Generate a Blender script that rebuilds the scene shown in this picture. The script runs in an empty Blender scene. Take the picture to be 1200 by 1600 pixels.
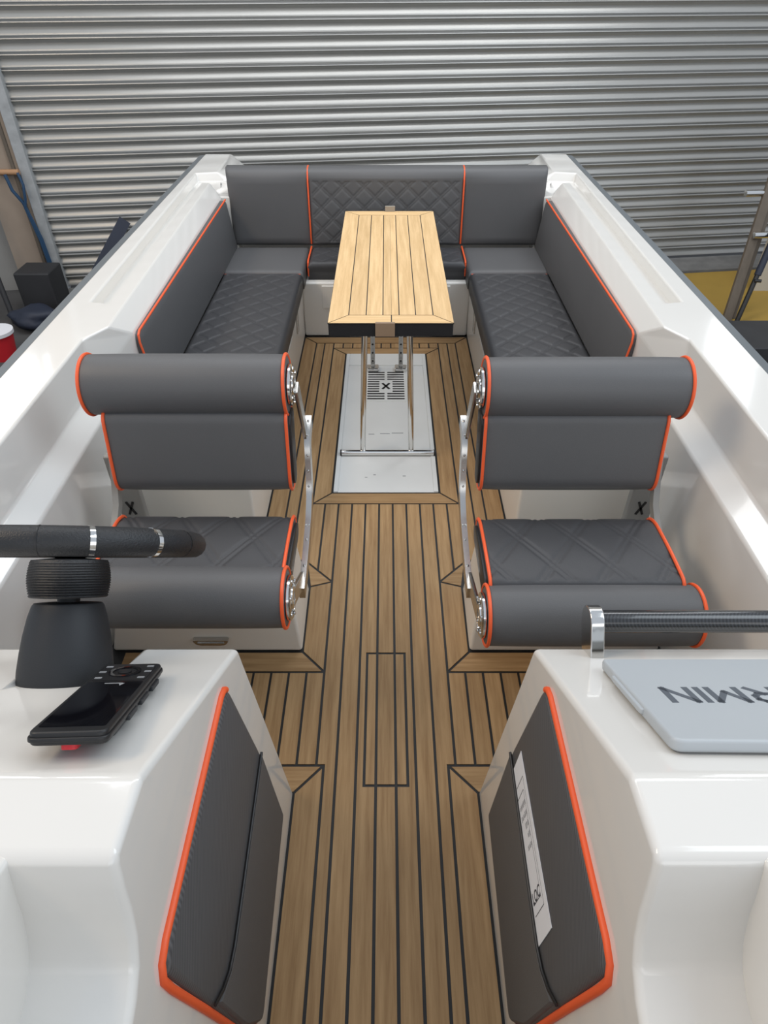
import bpy, bmesh, math, random
from mathutils import Vector, Matrix
random.seed(7)
sc = bpy.context.scene
COL = sc.collection
PI = math.pi

# ------------------------------------------------------------------ camera
cam_d = bpy.data.cameras.new('camera')
cam = bpy.data.objects.new('camera', cam_d); COL.objects.link(cam)
cam.location = (0, 0, 1.9)
cam.rotation_euler = (math.radians(90 - 40.154), 0, 0)
cam_d.sensor_fit = 'VERTICAL'; cam_d.sensor_height = 36.0; cam_d.sensor_width = 27.0
cam_d.lens = 1030 / 1600 * 36.0
cam_d.shift_x = -3 / 1600
cam_d.clip_start = 0.02
sc.camera = cam

# ------------------------------------------------------------------ light
w = bpy.data.worlds.new('daylight'); sc.world = w; w.use_nodes = True
w.node_tree.nodes['Background'].inputs[0].default_value = (0.80, 0.88, 1.0, 1)
w.node_tree.nodes['Background'].inputs[1].default_value = 0.74

def area(name, loc, target, sx, sy, power, color):
    l = bpy.data.lights.new(name, 'AREA'); l.shape = 'RECTANGLE'; l.size = sx; l.size_y = sy
    l.energy = power; l.color = color
    o = bpy.data.objects.new(name, l); COL.objects.link(o)
    o.location = loc
    o.rotation_euler = (Vector(target) - Vector(loc)).to_track_quat('-Z', 'Y').to_euler()
    return o
area('roof_skylight', (0.6, 4.5, 4.5), (0.4, 5.0, 0), 6.0, 1.2, 125, (0.97, 0.985, 1.0))
area('open_doorway_daylight', (2.0, -5.0, 3.1), (0.3, 4.0, 0.6), 7.0, 3.4, 95, (1.0, 0.98, 0.95))
area('side_skylight', (3.6, 1.3, 4.6), (-0.5, 1.6, 0.5), 2.6, 3.4, 92, (0.84, 0.93, 1.0))
area('warm_fill_left', (-3.3, 1.3, 4.4), (0.6, 1.6, 0.4), 2.2, 0.9, 78, (1.0, 0.80, 0.58))  # added warm fill from the left, standing in for warm bounce

vs = sc.view_settings
sc.display_settings.display_device = 'sRGB'
vs.view_transform = 'Standard'; vs.look = 'None'; vs.exposure = 0.0; vs.gamma = 1.0
vs.use_curve_mapping = False

# ------------------------------------------------------------------ materials
def nodes(name):
    m = bpy.data.materials.new(name); m.use_nodes = True
    nt = m.node_tree
    return m, nt, nt.nodes['Principled BSDF']

def sset(b, **k):
    for n, v in k.items():
        n = n.replace('_', ' ')
        if n in b.inputs: b.inputs[n].default_value = v

def mat(name, col, rough=0.5, metal=0.0, coat=0.0, spec=0.5, noise=0.0, nscale=8.0, bump=0.0, bscale=200.0, stretch=(1, 1, 1), sheen=0.0, rvar=0.0):
    m, nt, b = nodes(name)
    c = (*col, 1)
    sset(b, Base_Color=c, Roughness=rough, Metallic=metal, Coat_Weight=coat, Coat_Roughness=0.04, Specular_IOR_Level=spec)
    if sheen: sset(b, Sheen_Weight=sheen)
    N = nt.nodes.new; L = nt.links.new
    if noise or bump or rvar:
        tc = N('ShaderNodeTexCoord'); mp = N('ShaderNodeMapping'); mp.inputs['Scale'].default_value = stretch
        L(tc.outputs['Object'], mp.inputs['Vector'])
    if noise or rvar:
        nz = N('ShaderNodeTexNoise'); nz.inputs['Scale'].default_value = nscale; nz.inputs['Detail'].default_value = 5
        L(mp.outputs['Vector'], nz.inputs['Vector'])
    if noise:
        mx = N('ShaderNodeMix'); mx.data_type = 'RGBA'
        mx.inputs['A'].default_value = (*[max(0, x * (1 - noise)) for x in col], 1)
        mx.inputs['B'].default_value = (*[min(1, x * (1 + noise)) for x in col], 1)
        L(nz.outputs['Fac'], mx.inputs['Factor']); L(mx.outputs['Result'], b.inputs['Base Color'])
    if rvar:
        mr = N('ShaderNodeMapRange'); mr.inputs['To Min'].default_value = max(0, rough - rvar); mr.inputs['To Max'].default_value = rough + rvar
        L(nz.outputs['Fac'], mr.inputs['Value']); L(mr.outputs['Result'], b.inputs['Roughness'])
    if bump:
        bn = N('ShaderNodeTexNoise'); bn.inputs['Scale'].default_value = bscale; bn.inputs['Detail'].default_value = 2
        L(mp.outputs['Vector'], bn.inputs['Vector'])
        bp = N('ShaderNodeBump'); bp.inputs['Strength'].default_value = bump; bp.inputs['Distance'].default_value = 0.002
        L(bn.outputs['Fac'], bp.inputs['Height']); L(bp.outputs['Normal'], b.inputs['Normal'])
    return m

def wood(name, dark, light, axis='Y', rough=0.62):
    m, nt, b = nodes(name); N = nt.nodes.new; L = nt.links.new
    tc = N('ShaderNodeTexCoord'); mp = N('ShaderNodeMapping')
    oi = N('ShaderNodeObjectInfo')
    mp.inputs['Scale'].default_value = (55, 3.0, 8) if axis == 'Y' else (3.0, 55, 8)
    sh = N('ShaderNodeVectorMath'); sh.operation = 'ADD'
    cm = N('ShaderNodeCombineXYZ'); ml = N('ShaderNodeMath'); ml.operation = 'MULTIPLY'; ml.inputs[1].default_value = 37.0
    L(oi.outputs['Random'], ml.inputs[0]); L(ml.outputs[0], cm.inputs['X']); L(ml.outputs[0], cm.inputs['Y'])
    L(tc.outputs['Object'], mp.inputs['Vector']); L(mp.outputs['Vector'], sh.inputs[0]); L(cm.outputs[0], sh.inputs[1])
    nz = N('ShaderNodeTexNoise'); nz.inputs['Scale'].default_value = 1.0; nz.inputs['Detail'].default_value = 6; nz.inputs['Roughness'].default_value = 0.65
    L(sh.outputs[0], nz.inputs['Vector'])
    rp = N('ShaderNodeValToRGB')
    rp.color_ramp.elements[0].position = 0.28; rp.color_ramp.elements[0].color = (*dark, 1)
    rp.color_ramp.elements[1].position = 0.72; rp.color_ramp.elements[1].color = (*light, 1)
    L(nz.outputs['Fac'], rp.inputs['Fac'])
    hs = N('ShaderNodeHueSaturation')
    mr = N('ShaderNodeMapRange'); mr.inputs['To Min'].default_value = 0.93; mr.inputs['To Max'].default_value = 1.07
    L(oi.outputs['Random'], mr.inputs['Value']); L(mr.outputs['Result'], hs.inputs['Value']); L(rp.outputs['Color'], hs.inputs['Color'])
    L(hs.outputs['Color'], b.inputs['Base Color'])
    sset(b, Roughness=rough, Specular_IOR_Level=0.3)
    bp = N('ShaderNodeBump'); bp.inputs['Strength'].default_value = 0.12; bp.inputs['Distance'].default_value = 0.001
    L(nz.outputs['Fac'], bp.inputs['Height']); L(bp.outputs['Normal'], b.inputs['Normal'])
    return m

def carbon(name, scale, c0, c1, rough=0.22, coat=0.6):
    m, nt, b = nodes(name); N = nt.nodes.new; L = nt.links.new
    tc = N('ShaderNodeTexCoord'); mp = N('ShaderNodeMapping'); mp.inputs['Rotation'].default_value = (0.6, 0.3, 0.78)
    wv = N('ShaderNodeTexWave'); wv.inputs['Scale'].default_value = scale; wv.inputs['Distortion'].default_value = 0.6
    L(tc.outputs['Object'], mp.inputs['Vector']); L(mp.outputs['Vector'], wv.inputs['Vector'])
    mx = N('ShaderNodeMix'); mx.data_type = 'RGBA'; mx.inputs['A'].default_value = (*c0, 1); mx.inputs['B'].default_value = (*c1, 1)
    L(wv.outputs['Fac'], mx.inputs['Factor']); L(mx.outputs['Result'], b.inputs['Base Color'])
    sset(b, Roughness=rough, Coat_Weight=coat)
    return m

def emit(name, col, strength):
    m = bpy.data.materials.new(name); m.use_nodes = True; nt = m.node_tree
    for n in list(nt.nodes):
        if n.type == 'BSDF_PRINCIPLED': nt.nodes.remove(n)
    e = nt.nodes.new('ShaderNodeEmission'); e.inputs[0].default_value = (*col, 1); e.inputs[1].default_value = strength
    nt.links.new(e.outputs[0], nt.nodes['Material Output'].inputs[0])
    return m

M = dict(
    gel=mat('white_gelcoat', (0.735, 0.715, 0.675), 0.12, coat=0.6, noise=0.015, nscale=3),
    gelmatt=mat('white_moulding', (0.78, 0.755, 0.705), 0.3, coat=0.1, noise=0.02, nscale=4),
    plate=mat('white_painted_metal', (0.70, 0.71, 0.70), 0.42, noise=0.06, nscale=6, rvar=0.1),
    vinyl=mat('charcoal_vinyl', (0.102, 0.102, 0.104), 0.5, spec=0.42, noise=0.06, nscale=5, bump=0.25, bscale=420, rvar=0.05),
    vinyl_dark=mat('dark_quilted_vinyl', (0.052, 0.052, 0.055), 0.47, spec=0.42, noise=0.05, nscale=5, bump=0.2, bscale=420),
    carbonvinyl=carbon('ribbed_charcoal_vinyl', 62, (0.06, 0.06, 0.062), (0.11, 0.11, 0.113), 0.5, 0.0),
    orange=mat('orange_piping', (0.86, 0.115, 0.03), 0.45),
    caulk=mat('black_caulk', (0.012, 0.012, 0.012), 0.6),
    teak=wood('teak_deck', (0.27, 0.155, 0.066), (0.46, 0.295, 0.145)),
    teakx=wood('teak_deck_cross', (0.27, 0.155, 0.066), (0.46, 0.295, 0.145), 'X'),
    table=wood('pale_teak', (0.58, 0.375, 0.175), (0.80, 0.56, 0.30)),
    tablex=wood('pale_teak_cross', (0.58, 0.375, 0.175), (0.80, 0.56, 0.30), 'X'),
    chrome=mat('polished_steel', (0.72, 0.71, 0.69), 0.10, 1.0),
    steel=mat('brushed_steel', (0.52, 0.51, 0.49), 0.25, 1.0),
    black=mat('black_plastic', (0.012, 0.012, 0.013), 0.42),
    blacksoft=mat('black_soft_touch', (0.017, 0.019, 0.022), 0.52, bump=0.15, bscale=500),
    leather=mat('black_perforated_leather', (0.014, 0.015, 0.017), 0.45, bump=0.6, bscale=320),
    blackgloss=mat('black_glass', (0.004, 0.004, 0.006), 0.06, coat=0.5),
    foam=mat('black_foam_edge', (0.012, 0.012, 0.014), 0.85, bump=0.5, bscale=220),
    carbon=carbon('carbon_tube', 60, (0.006, 0.006, 0.007), (0.028, 0.03, 0.034)),
    cover=mat('silver_grey_plastic', (0.44, 0.47, 0.49), 0.42, noise=0.02),
    covertext=mat('dark_grey_print', (0.10, 0.115, 0.135), 0.6),
    paper=mat('white_paper', (0.78, 0.78, 0.80), 0.8),
    ink=mat('dark_ink', (0.06, 0.06, 0.07), 0.8),
    tape=mat('brown_tape', (0.30, 0.21, 0.14), 0.35),
    tape2=mat('clear_tape', (0.30, 0.27, 0.23), 0.25),
    red=mat('red_plastic', (0.62, 0.02, 0.03), 0.4),
    shutter=mat('galvanised_slat', (0.365, 0.36, 0.34), 0.34, 0.4, noise=0.10, nscale=10, stretch=(0.25, 1, 4), bump=0.1, bscale=60),
    rubber=mat('grey_rub_rail', (0.13, 0.145, 0.155), 0.35),
    hull=mat('dark_hull_side', (0.03, 0.032, 0.036), 0.25),
    wall=mat('grey_block_wall', (0.30, 0.29, 0.27), 0.9, noise=0.15, nscale=4),
    pier=mat('brown_plaster', (0.34, 0.27, 0.21), 0.9, noise=0.25, nscale=3),
    guide=mat('flaking_grey_paint', (0.36, 0.37, 0.37), 0.6, noise=0.35, nscale=14),
    ground=mat('dusty_concrete', (0.075, 0.072, 0.07), 0.85, noise=0.25, nscale=2),
    yellow=mat('yellow_floor_paint', (0.36, 0.225, 0.04), 0.6, noise=0.12, nscale=5),
    curb=mat('rough_concrete_sill', (0.17, 0.165, 0.155), 0.95, noise=0.4, nscale=9, bump=0.6, bscale=30),
    timber=mat('weathered_timber', (0.13, 0.105, 0.08), 0.75, noise=0.25, nscale=5, stretch=(6, 6, 1)),
    bluecable=mat('blue_cable', (0.02, 0.06, 0.125), 0.5),
    peg=mat('wooden_peg', (0.45, 0.25, 0.13), 0.7),
    navy=mat('navy_tarpaulin', (0.02, 0.026, 0.045), 0.6, noise=0.3, nscale=6),
    junk=mat('dark_grey_case', (0.03, 0.03, 0.032), 0.6, noise=0.3, nscale=5),
    pale=mat('pale_board', (0.50, 0.46, 0.38), 0.7),
    frame=mat('window_frame_paint', (0.35, 0.35, 0.35), 0.6),
    grey=mat('grey_bracket', (0.27, 0.265, 0.25), 0.45),
    marks=mat('faint_print', (0.30, 0.31, 0.32), 0.5),
    pane=emit('daylit_pane', (0.92, 0.97, 1.0), 5.0),
)

# ------------------------------------------------------------------ helpers
def link(name, me, m, parent=None, smooth=False, bevel=0, seg=2, ang=35):
    o = bpy.data.objects.new(name, me); COL.objects.link(o)
    if m is not None and not me.materials: me.materials.append(M[m] if isinstance(m, str) else m)
    if parent is not None: o.parent = parent
    if smooth:
        me.polygons.foreach_set('use_smooth', [True] * len(me.polygons))
        if bevel == 0 and smooth != 'all':
            me.set_sharp_from_angle(angle=math.radians(40))
    if bevel:
        b = o.modifiers.new('edge', 'BEVEL'); b.width = bevel; b.segments = seg; b.limit_method = 'ANGLE'; b.angle_limit = math.radians(ang)
        b.harden_normals = False
        me.polygons.foreach_set('use_smooth', [True] * len(me.polygons))
        wn = o.modifiers.new('normals', 'WEIGHTED_NORMAL'); wn.keep_sharp = True
    return o

def mk(name, verts, faces, m, parent=None, fix=True, **k):
    me = bpy.data.meshes.new(name)
    me.from_pydata([tuple(v) for v in verts], [], faces); me.update()
    if fix:
        bm = bmesh.new(); bm.from_mesh(me)
        bmesh.ops.remove_doubles(bm, verts=bm.verts, dist=1e-5)
        bmesh.ops.dissolve_degenerate(bm, edges=bm.edges, dist=1e-5)
        bmesh.ops.recalc_face_normals(bm, faces=bm.faces)
        bm.to_mesh(me); bm.free()
    return link(name, me, m, parent, **k)

def mesh_bm(name, bm, m, parent=None, **k):
    bmesh.ops.recalc_face_normals(bm, faces=bm.faces)
    me = bpy.data.meshes.new(name); bm.to_mesh(me); bm.free()
    return link(name, me, m, parent, **k)

def empty(name, loc=(0, 0, 0), label=None, cat=None, group=None, kind=None):
    o = bpy.data.objects.new(name, None); COL.objects.link(o); o.location = loc; o.empty_display_size = 0.05
    return tag(o, label, cat, group, kind)

def tag(o, label=None, cat=None, group=None, kind=None):
    if label: o['label'] = label
    if cat: o['category'] = cat
    if group: o['group'] = group
    if kind: o['kind'] = kind
    return o

def box(name, a, b, m, parent=None, bevel=0.0, **k):
    x0, y0, z0 = a; x1, y1, z1 = b
    v = [(x0, y0, z0), (x1, y0, z0), (x1, y1, z0), (x0, y1, z0), (x0, y0, z1), (x1, y0, z1), (x1, y1, z1), (x0, y1, z1)]
    f = [(0, 3, 2, 1), (4, 5, 6, 7), (0, 1, 5, 4), (1, 2, 6, 5), (2, 3, 7, 6), (3, 0, 4, 7)]
    return mk(name, v, f, m, parent, bevel=bevel, **k)

def obox(name, p0, p1, wx, wy, m, parent=None, up=(0, 0, 1), bevel=0.0, **k):
    """bar from p0 to p1, wx wide across, wy thick"""
    p0 = Vector(p0); p1 = Vector(p1); d = (p1 - p0).normalized()
    s = d.cross(Vector(up)).normalized(); n = s.cross(d)
    v = []
    for p in (p0, p1):
        for a, b in ((-1, -1), (1, -1), (1, 1), (-1, 1)):
            v.append(p + s * a * wx / 2 + n * b * wy / 2)
    f = [(0, 3, 2, 1), (4, 5, 6, 7)] + [(i, (i + 1) % 4, 4 + (i + 1) % 4, 4 + i) for i in range(4)]
    return mk(name, v, f, m, parent, bevel=bevel, **k)

def tube_geo(path, r, seg=10, closed=False, cap=True):
    P = [Vector(p) for p in path]; n = len(P)
    rr = r if isinstance(r, (list, tuple)) else [r] * n
    T = []
    for i in range(n):
        if closed: t = P[(i + 1) % n] - P[i - 1]
        else: t = P[min(i + 1, n - 1)] - P[max(i - 1, 0)]
        T.append(t.normalized())
    u = T[0].orthogonal().normalized(); V = []; F = []
    for i in range(n):
        u = (u - T[i] * u.dot(T[i])).normalized(); w2 = T[i].cross(u)
        for j in range(seg):
            a = 2 * PI * j / seg
            V.append(P[i] + (u * math.cos(a) + w2 * math.sin(a)) * rr[i])
    for i in range(n if closed else n - 1):
        i2 = (i + 1) % n
        off = 0
        if closed and i == n - 1:   # find best rotation match at the seam
            best = min(range(seg), key=lambda o: (V[i * seg] - V[o]).length); off = best
        for j in range(seg):
            F.append((i * seg + j, i * seg + (j + 1) % seg, i2 * seg + (j + 1 + off) % seg, i2 * seg + (j + off) % seg))
    if not closed and cap:
        F.append(tuple(range(seg))[::-1]); F.append(tuple((n - 1) * seg + j for j in range(seg)))
    return V, F

def tube(name, path, r, m, parent=None, seg=10, closed=False):
    V, F = tube_geo(path, r, seg, closed)
    return mk(name, V, F, m, parent, smooth=True)

def lathe(name, prof, m, parent=None, seg=32, origin=(0, 0, 0), axis=(0, 0, 1), smooth=True, xdir=None):
    """prof = [(radius, height)...] about axis"""
    A = Vector(axis).normalized(); U = A.orthogonal().normalized(); W = A.cross(U); O = Vector(origin)
    V = []; F = []; n = len(prof)
    for r, h in prof:
        for j in range(seg):
            a = 2 * PI * j / seg
            V.append(O + A * h + (U * math.cos(a) + W * math.sin(a)) * max(r, 1e-6))
    for i in range(n - 1):
        for j in range(seg):
            F.append((i * seg + j, i * seg + (j + 1) % seg, (i + 1) * seg + (j + 1) % seg, (i + 1) * seg + j))
    F.append(tuple(range(seg))[::-1]); F.append(tuple((n - 1) * seg + j for j in range(seg)))
    return mk(name, V, F, m, parent, smooth=smooth)

def arc(cx, cy, r, a0, a1, n, ry=None):
    ry = ry or r
    return [(cx + r * math.cos(math.radians(a0 + (a1 - a0) * i / n)), cy + ry * math.sin(math.radians(a0 + (a1 - a0) * i / n))) for i in range(n + 1)]

def resample(poly, n):
    L = [0]
    for i in range(len(poly)):
        a = poly[i]; b = poly[(i + 1) % len(poly)]; L.append(L[-1] + math.hypot(b[0] - a[0], b[1] - a[1]))
    tot = L[-1]; out = []; k = 0
    for i in range(n):
        t = tot * i / n
        while L[k + 1] < t: k += 1
        a = poly[k]; b = poly[(k + 1) % len(poly)]; f = (t - L[k]) / max(L[k + 1] - L[k], 1e-9)
        out.append((a[0] + (b[0] - a[0]) * f, a[1] + (b[1] - a[1]) * f))
    return out

def round_poly(pts, r, n=5):
    """round the corners of a closed polygon; r may be one value or a list"""
    out = []; N = len(pts)
    for i in range(N):
        rr = r[i] if isinstance(r, (list, tuple)) else r
        p = Vector(pts[i]); a = Vector(pts[i - 1]); b = Vector(pts[(i + 1) % N])
        da = (a - p); db = (b - p); la = da.length; lb = db.length
        d = min(rr, la * 0.49, lb * 0.49)
        if d < 1e-5: out.append(tuple(p)); continue
        s = p + da.normalized() * d; e = p + db.normalized() * d
        for k in range(n + 1):
            t = k / n
            q = s * (1 - t) ** 2 + p * 2 * t * (1 - t) + e * t ** 2
            out.append(tuple(q))
    return out

def area2(poly): return sum(poly[i][0] * poly[(i + 1) % len(poly)][1] - poly[(i + 1) % len(poly)][0] * poly[i][1] for i in range(len(poly)))

def inset(poly, d):
    """offset a simple polygon inwards (mitred)"""
    if area2(poly) < 0: poly = poly[::-1]
    N = len(poly); out = []
    for i in range(N):
        p = Vector(poly[i]); a = Vector(poly[i - 1]); b = Vector(poly[(i + 1) % N])
        e1 = (p - a).normalized(); e2 = (b - p).normalized()
        n1 = Vector((-e1.y, e1.x)); n2 = Vector((-e2.y, e2.x))
        bis = n1 + n2
        if bis.length < 1e-6: out.append(tuple(p + n1 * d)); continue
        bis.normalize(); c = max(bis.dot(n1), 0.25)
        out.append(tuple(p + bis * (d / c)))
    return out

def extrude_x(name, prof, x0, x1, m, parent=None, rnd=0.012, nx=1, disp=None, rs=3, puff=0.0):
    """closed (y,z) profile swept along x, ends rounded off; disp(x, s, i) pushes the surface in along its normal"""
    if area2(prof) < 0: prof = prof[::-1]
    n = len(prof); S = [0]
    for i in range(n): S.append(S[-1] + math.dist(prof[i], prof[(i + 1) % n]))
    nor = []
    for i in range(n):
        a = Vector(prof[i - 1]); b = Vector(prof[(i + 1) % n]); t = (b - a).normalized(); nor.append(Vector((t.y, -t.x)))
    rings = []
    sgn = 1 if x1 > x0 else -1
    for k in range(rs + 1):
        a = PI / 2 * k / rs; rings.append((x0 + sgn * rnd * (1 - math.sin(a)), rnd * (1 - math.cos(PI / 2 - a)) if False else rnd * (1 - math.sin(a)) , 0, k))
    xs = []
    for k in range(rs + 1):
        a = PI / 2 * k / rs
        xs.append((x0 + sgn * rnd * (1 - math.cos(a)), rnd * (1 - math.sin(a)), False))
    for k in range(1, nx):
        xs.append((x0 + sgn * rnd + (x1 - x0 - 2 * sgn * rnd) * k / nx, 0, True))
    for k in range(rs, -1, -1):
        a = PI / 2 * k / rs
        xs.append((x1 - sgn * rnd * (1 - math.cos(a)), rnd * (1 - math.sin(a)), False))
    V = []; F = []
    for (x, ins, inner) in xs:
        for i in range(n):
            d = ins
            if disp: d += disp(x, S[i], prof[i], nor[i]) * (1 if ins < 1e-6 else max(0, 1 - ins / rnd))
            if puff:
                t = (x - x0) / (x1 - x0); d -= puff * (1 - (2 * t - 1) ** 4)
            V.append((x, prof[i][0] - nor[i].x * d, prof[i][1] - nor[i].y * d))
    R = len(xs)
    for r in range(R - 1):
        for i in range(n):
            F.append((r * n + i, r * n + (i + 1) % n, (r + 1) * n + (i + 1) % n, (r + 1) * n + i))
    F.append(tuple(range(n))[::-1]); F.append(tuple((R - 1) * n + i for i in range(n)))
    return mk(name, V, F, m, parent, smooth='all')

def prism(name, poly, z0, z1, m, parent=None, **k):
    n = len(poly)
    V = [(p[0], p[1], z0) for p in poly] + [(p[0], p[1], z1) for p in poly]
    F = [tuple(range(n))[::-1], tuple(range(n, 2 * n))] + [(i, (i + 1) % n, n + (i + 1) % n, n + i) for i in range(n)]
    return mk(name, V, F, m, parent, **k)

def slab(name, poly, O, U, W, t0, t1, m, parent=None, **k):
    """polygon in the (U,W) plane at O, thick from t0 to t1 along U x W"""
    O = Vector(O); U = Vector(U); W = Vector(W); Nn = U.cross(W).normalized(); n = len(poly)
    V = [O + U * p[0] + W * p[1] + Nn * t0 for p in poly] + [O + U * p[0] + W * p[1] + Nn * t1 for p in poly]
    F = [tuple(range(n))[::-1], tuple(range(n, 2 * n))] + [(i, (i + 1) % n, n + (i + 1) % n, n + i) for i in range(n)]
    return mk(name, V, F, m, parent, **k)

def quilt(px, ps, wx, ws, depth=0.004, gap=0.006, lw=0.0035):
    """depth of a double-stitched diamond quilt at (px, ps)"""
    d = 0
    for sg in (1, -1):
        a = px / wx + sg * ps / ws
        f = abs(a - round(a)) / math.hypot(1 / wx, 1 / ws)
        d = max(d, depth * math.exp(-((f - gap) / lw) ** 2), depth * 0.35 * math.exp(-(f / (gap * 2.2)) ** 2))
    return d

def cushion(name, w, l, t, m, parent=None, r=0.03, q=None, step=0.03, crown=0.006, loc=(0, 0, 0), sides_only=False):
    """upholstered slab: top at z=t, corners rounded, optional quilt (wx, wy, margin) on the top"""
    nx = max(2, round(w / step)); ny = max(2, round(l / step))
    rs = 4
    us = [(-1, 0)]
    def axis(half, nn):
        out = []
        for k in range(rs): a = PI / 2 * k / rs; out.append((-half + r * (1 - math.cos(a)) * 1.0, r * (1 - math.sin(a))))
        for k in range(nn + 1): out.append((-half + r + (2 * half - 2 * r) * k / nn, 0))
        for k in range(rs - 1, -1, -1): a = PI / 2 * k / rs; out.append((half - r * (1 - math.cos(a)), r * (1 - math.sin(a))))
        return out
    AX = axis(w / 2, nx); AY = axis(l / 2, ny)
    V = []; F = []; na = len(AX); nb = len(AY)
    for (y, dy) in AY:
        for (x, dx) in AX:
            z = t - math.hypot(dx, dy) if not (dx and dy) else t - min(r, math.hypot(dx, dy))
            if dx == 0 and dy == 0:
                z += crown * (1 - (2 * x / w) ** 2) * (1 - (2 * y / l) ** 2)
                if q:
                    mx = q[2]
                    e = min(w / 2 - abs(x), l / 2 - abs(y))
                    if e > mx: z -= quilt(x, y, q[0], q[1], *(q[3:] if len(q) > 3 else ()))
            V.append((x, y, z))
    for j in range(nb - 1):
        for i in range(na - 1):
            F.append((j * na + i, j * na + i + 1, (j + 1) * na + i + 1, (j + 1) * na + i))
    per = [i for i in range(na)] + [j * na + na - 1 for j in range(1, nb)] + [(nb - 1) * na + i for i in range(na - 2, -1, -1)] + [j * na for j in range(nb - 2, 0, -1)]
    b0 = len(V)
    for k in per: V.append((V[k][0], V[k][1], 0.0))
    for k in range(len(per)):
        k2 = (k + 1) % len(per)
        F.append((per[k2], per[k], b0 + k, b0 + k2))
    F.append(tuple(range(b0, b0 + len(per))))
    o = mk(name, V, F, m, parent, smooth='all'); o.location = loc
    return o

# ------------------------------------------------------------------ the workshop
GZ = -0.5
tag(mk('floor', [(-9, -3, GZ), (9, -3, GZ), (9, 8, GZ), (-9, 8, GZ)], [(0, 1, 2, 3)], 'ground'), 'dusty dark concrete workshop floor around the boat', kind='structure')
WA = math.atan(0.135)
wroot = Vector((0, 6.5, 0)); wx = Vector((math.cos(WA), math.sin(WA), 0)); wn = Vector((math.sin(WA), -math.cos(WA), 0))
def WP(x, d, z):
    """point on the shutter wall: x along it, d out of it towards the boat"""
    p = wroot + wx * x + wn * d; return (p.x, p.y, z)
def wbox(name, x0, x1, d0, d1, z0, z1, m, parent=None, **k):
    v = [WP(x, d, z) for z in (z0, z1) for (x, d) in ((x0, d0), (x1, d0), (x1, d1), (x0, d1))]
    f = [(0, 3, 2, 1), (4, 5, 6, 7), (0, 1, 5, 4), (1, 2, 6, 5), (2, 3, 7, 6), (3, 0, 4, 7)]
    return mk(name, v, f, m, parent, **k)

# back wall with openings for two high windows
wb = empty('wall_back', kind='structure', label='block wall around the roller shutter')
W0, W1 = (-4.9, -2.85), (3.7, 4.6)
ZW0, ZW1 = 2.78, 4.3
for (x0, x1, z0, z1) in ((-8, -3.08, GZ, ZW0), (-3.08, 6.5, 2.72, ZW0), (6.5, 8, GZ, ZW0), (-8, W0[0], ZW0, ZW1), (W0[1], W1[0], ZW0, ZW1), (W1[1], 8, ZW0, ZW1), (-8, 8, ZW1, 5.2)):
    wbox('wall_panel', x0, x1, -0.25, -0.05, z0, z1, 'wall', wb)
for i, (x0, x1) in enumerate((W0, W1)):
    wr = empty('window_%d' % (i + 1), kind='structure', label='high daylit window above the roller shutter')
    wbox('pane', x0, x1, -0.18, -0.15, ZW0, ZW1, 'pane', wr)
    nb = 3 if i == 0 else 1
    for k in range(nb + 1):
        x = x0 + (x1 - x0) * k / nb
        wbox('mullion', x - 0.035, x + 0.035, -0.19, -0.06, ZW0, ZW1, 'frame', wr)
    for z in (ZW0, (ZW0 + ZW1) / 2, ZW1): wbox('glazing_bar', x0, x1, -0.19, -0.07, z - 0.035, z + 0.035, 'frame', wr)

# roller shutter: scalloped slats, each one its own piece
shut = empty('roller_shutter', WP(0, 0, GZ), 'galvanised steel roller shutter of scalloped horizontal slats', 'shutter')
pitch = 0.1000
prof = [(0.004, 0.000), (0.013, 0.001), (0.013, 0.006)]
prof += [(0.009, 0.014), (0.001, 0.028), (-0.007, 0.039), (-0.013, 0.045), (-0.017, 0.050), (-0.0165, 0.054), (-0.008, 0.065), (0.003, 0.0755), (0.014, 0.0765), (0.017, 0.080), (0.015, 0.0855), (0.006, 0.087), (-0.012, 0.0875), (-0.014, 0.0995)]
sl_v = []; nS = len(prof)
for x in (-3.02, 6.4):
    for (d, z) in prof:
        p = wx * x + wn * d; sl_v.append((p.x, p.y, z))
    for (d, z) in prof[::-1]:
        p = wx * x + wn * (d - 0.004); sl_v.append((p.x, p.y, z))
n2 = 2 * nS
sl_f = [(i, (i + 1) % n2, n2 + (i + 1) % n2, n2 + i) for i in range(n2)]
sl_me = None
zs = GZ + 0.04; k = 0
while zs < 2.8:
    if sl_me is None:
        o = mk('slat', sl_v, sl_f, 'shutter', shut, smooth='all'); o.data.set_sharp_from_angle(angle=math.radians(45)); sl_me = o.data
    else:
        o = bpy.data.objects.new('slat', sl_me); COL.objects.link(o); o.parent = shut
    o.location = (0, 0, zs - GZ); zs += pitch
wbox('bottom_rail', -3.02, 6.4, -0.02, 0.03, -0.02, 0.045, 'guide', shut, bevel=0.006).location = (-shut.location.x, -shut.location.y, 0)
for c in shut.children:
    if c.name.startswith('bottom_rail'):
        c.location = (-shut.location.x, -shut.location.y, GZ)
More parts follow.
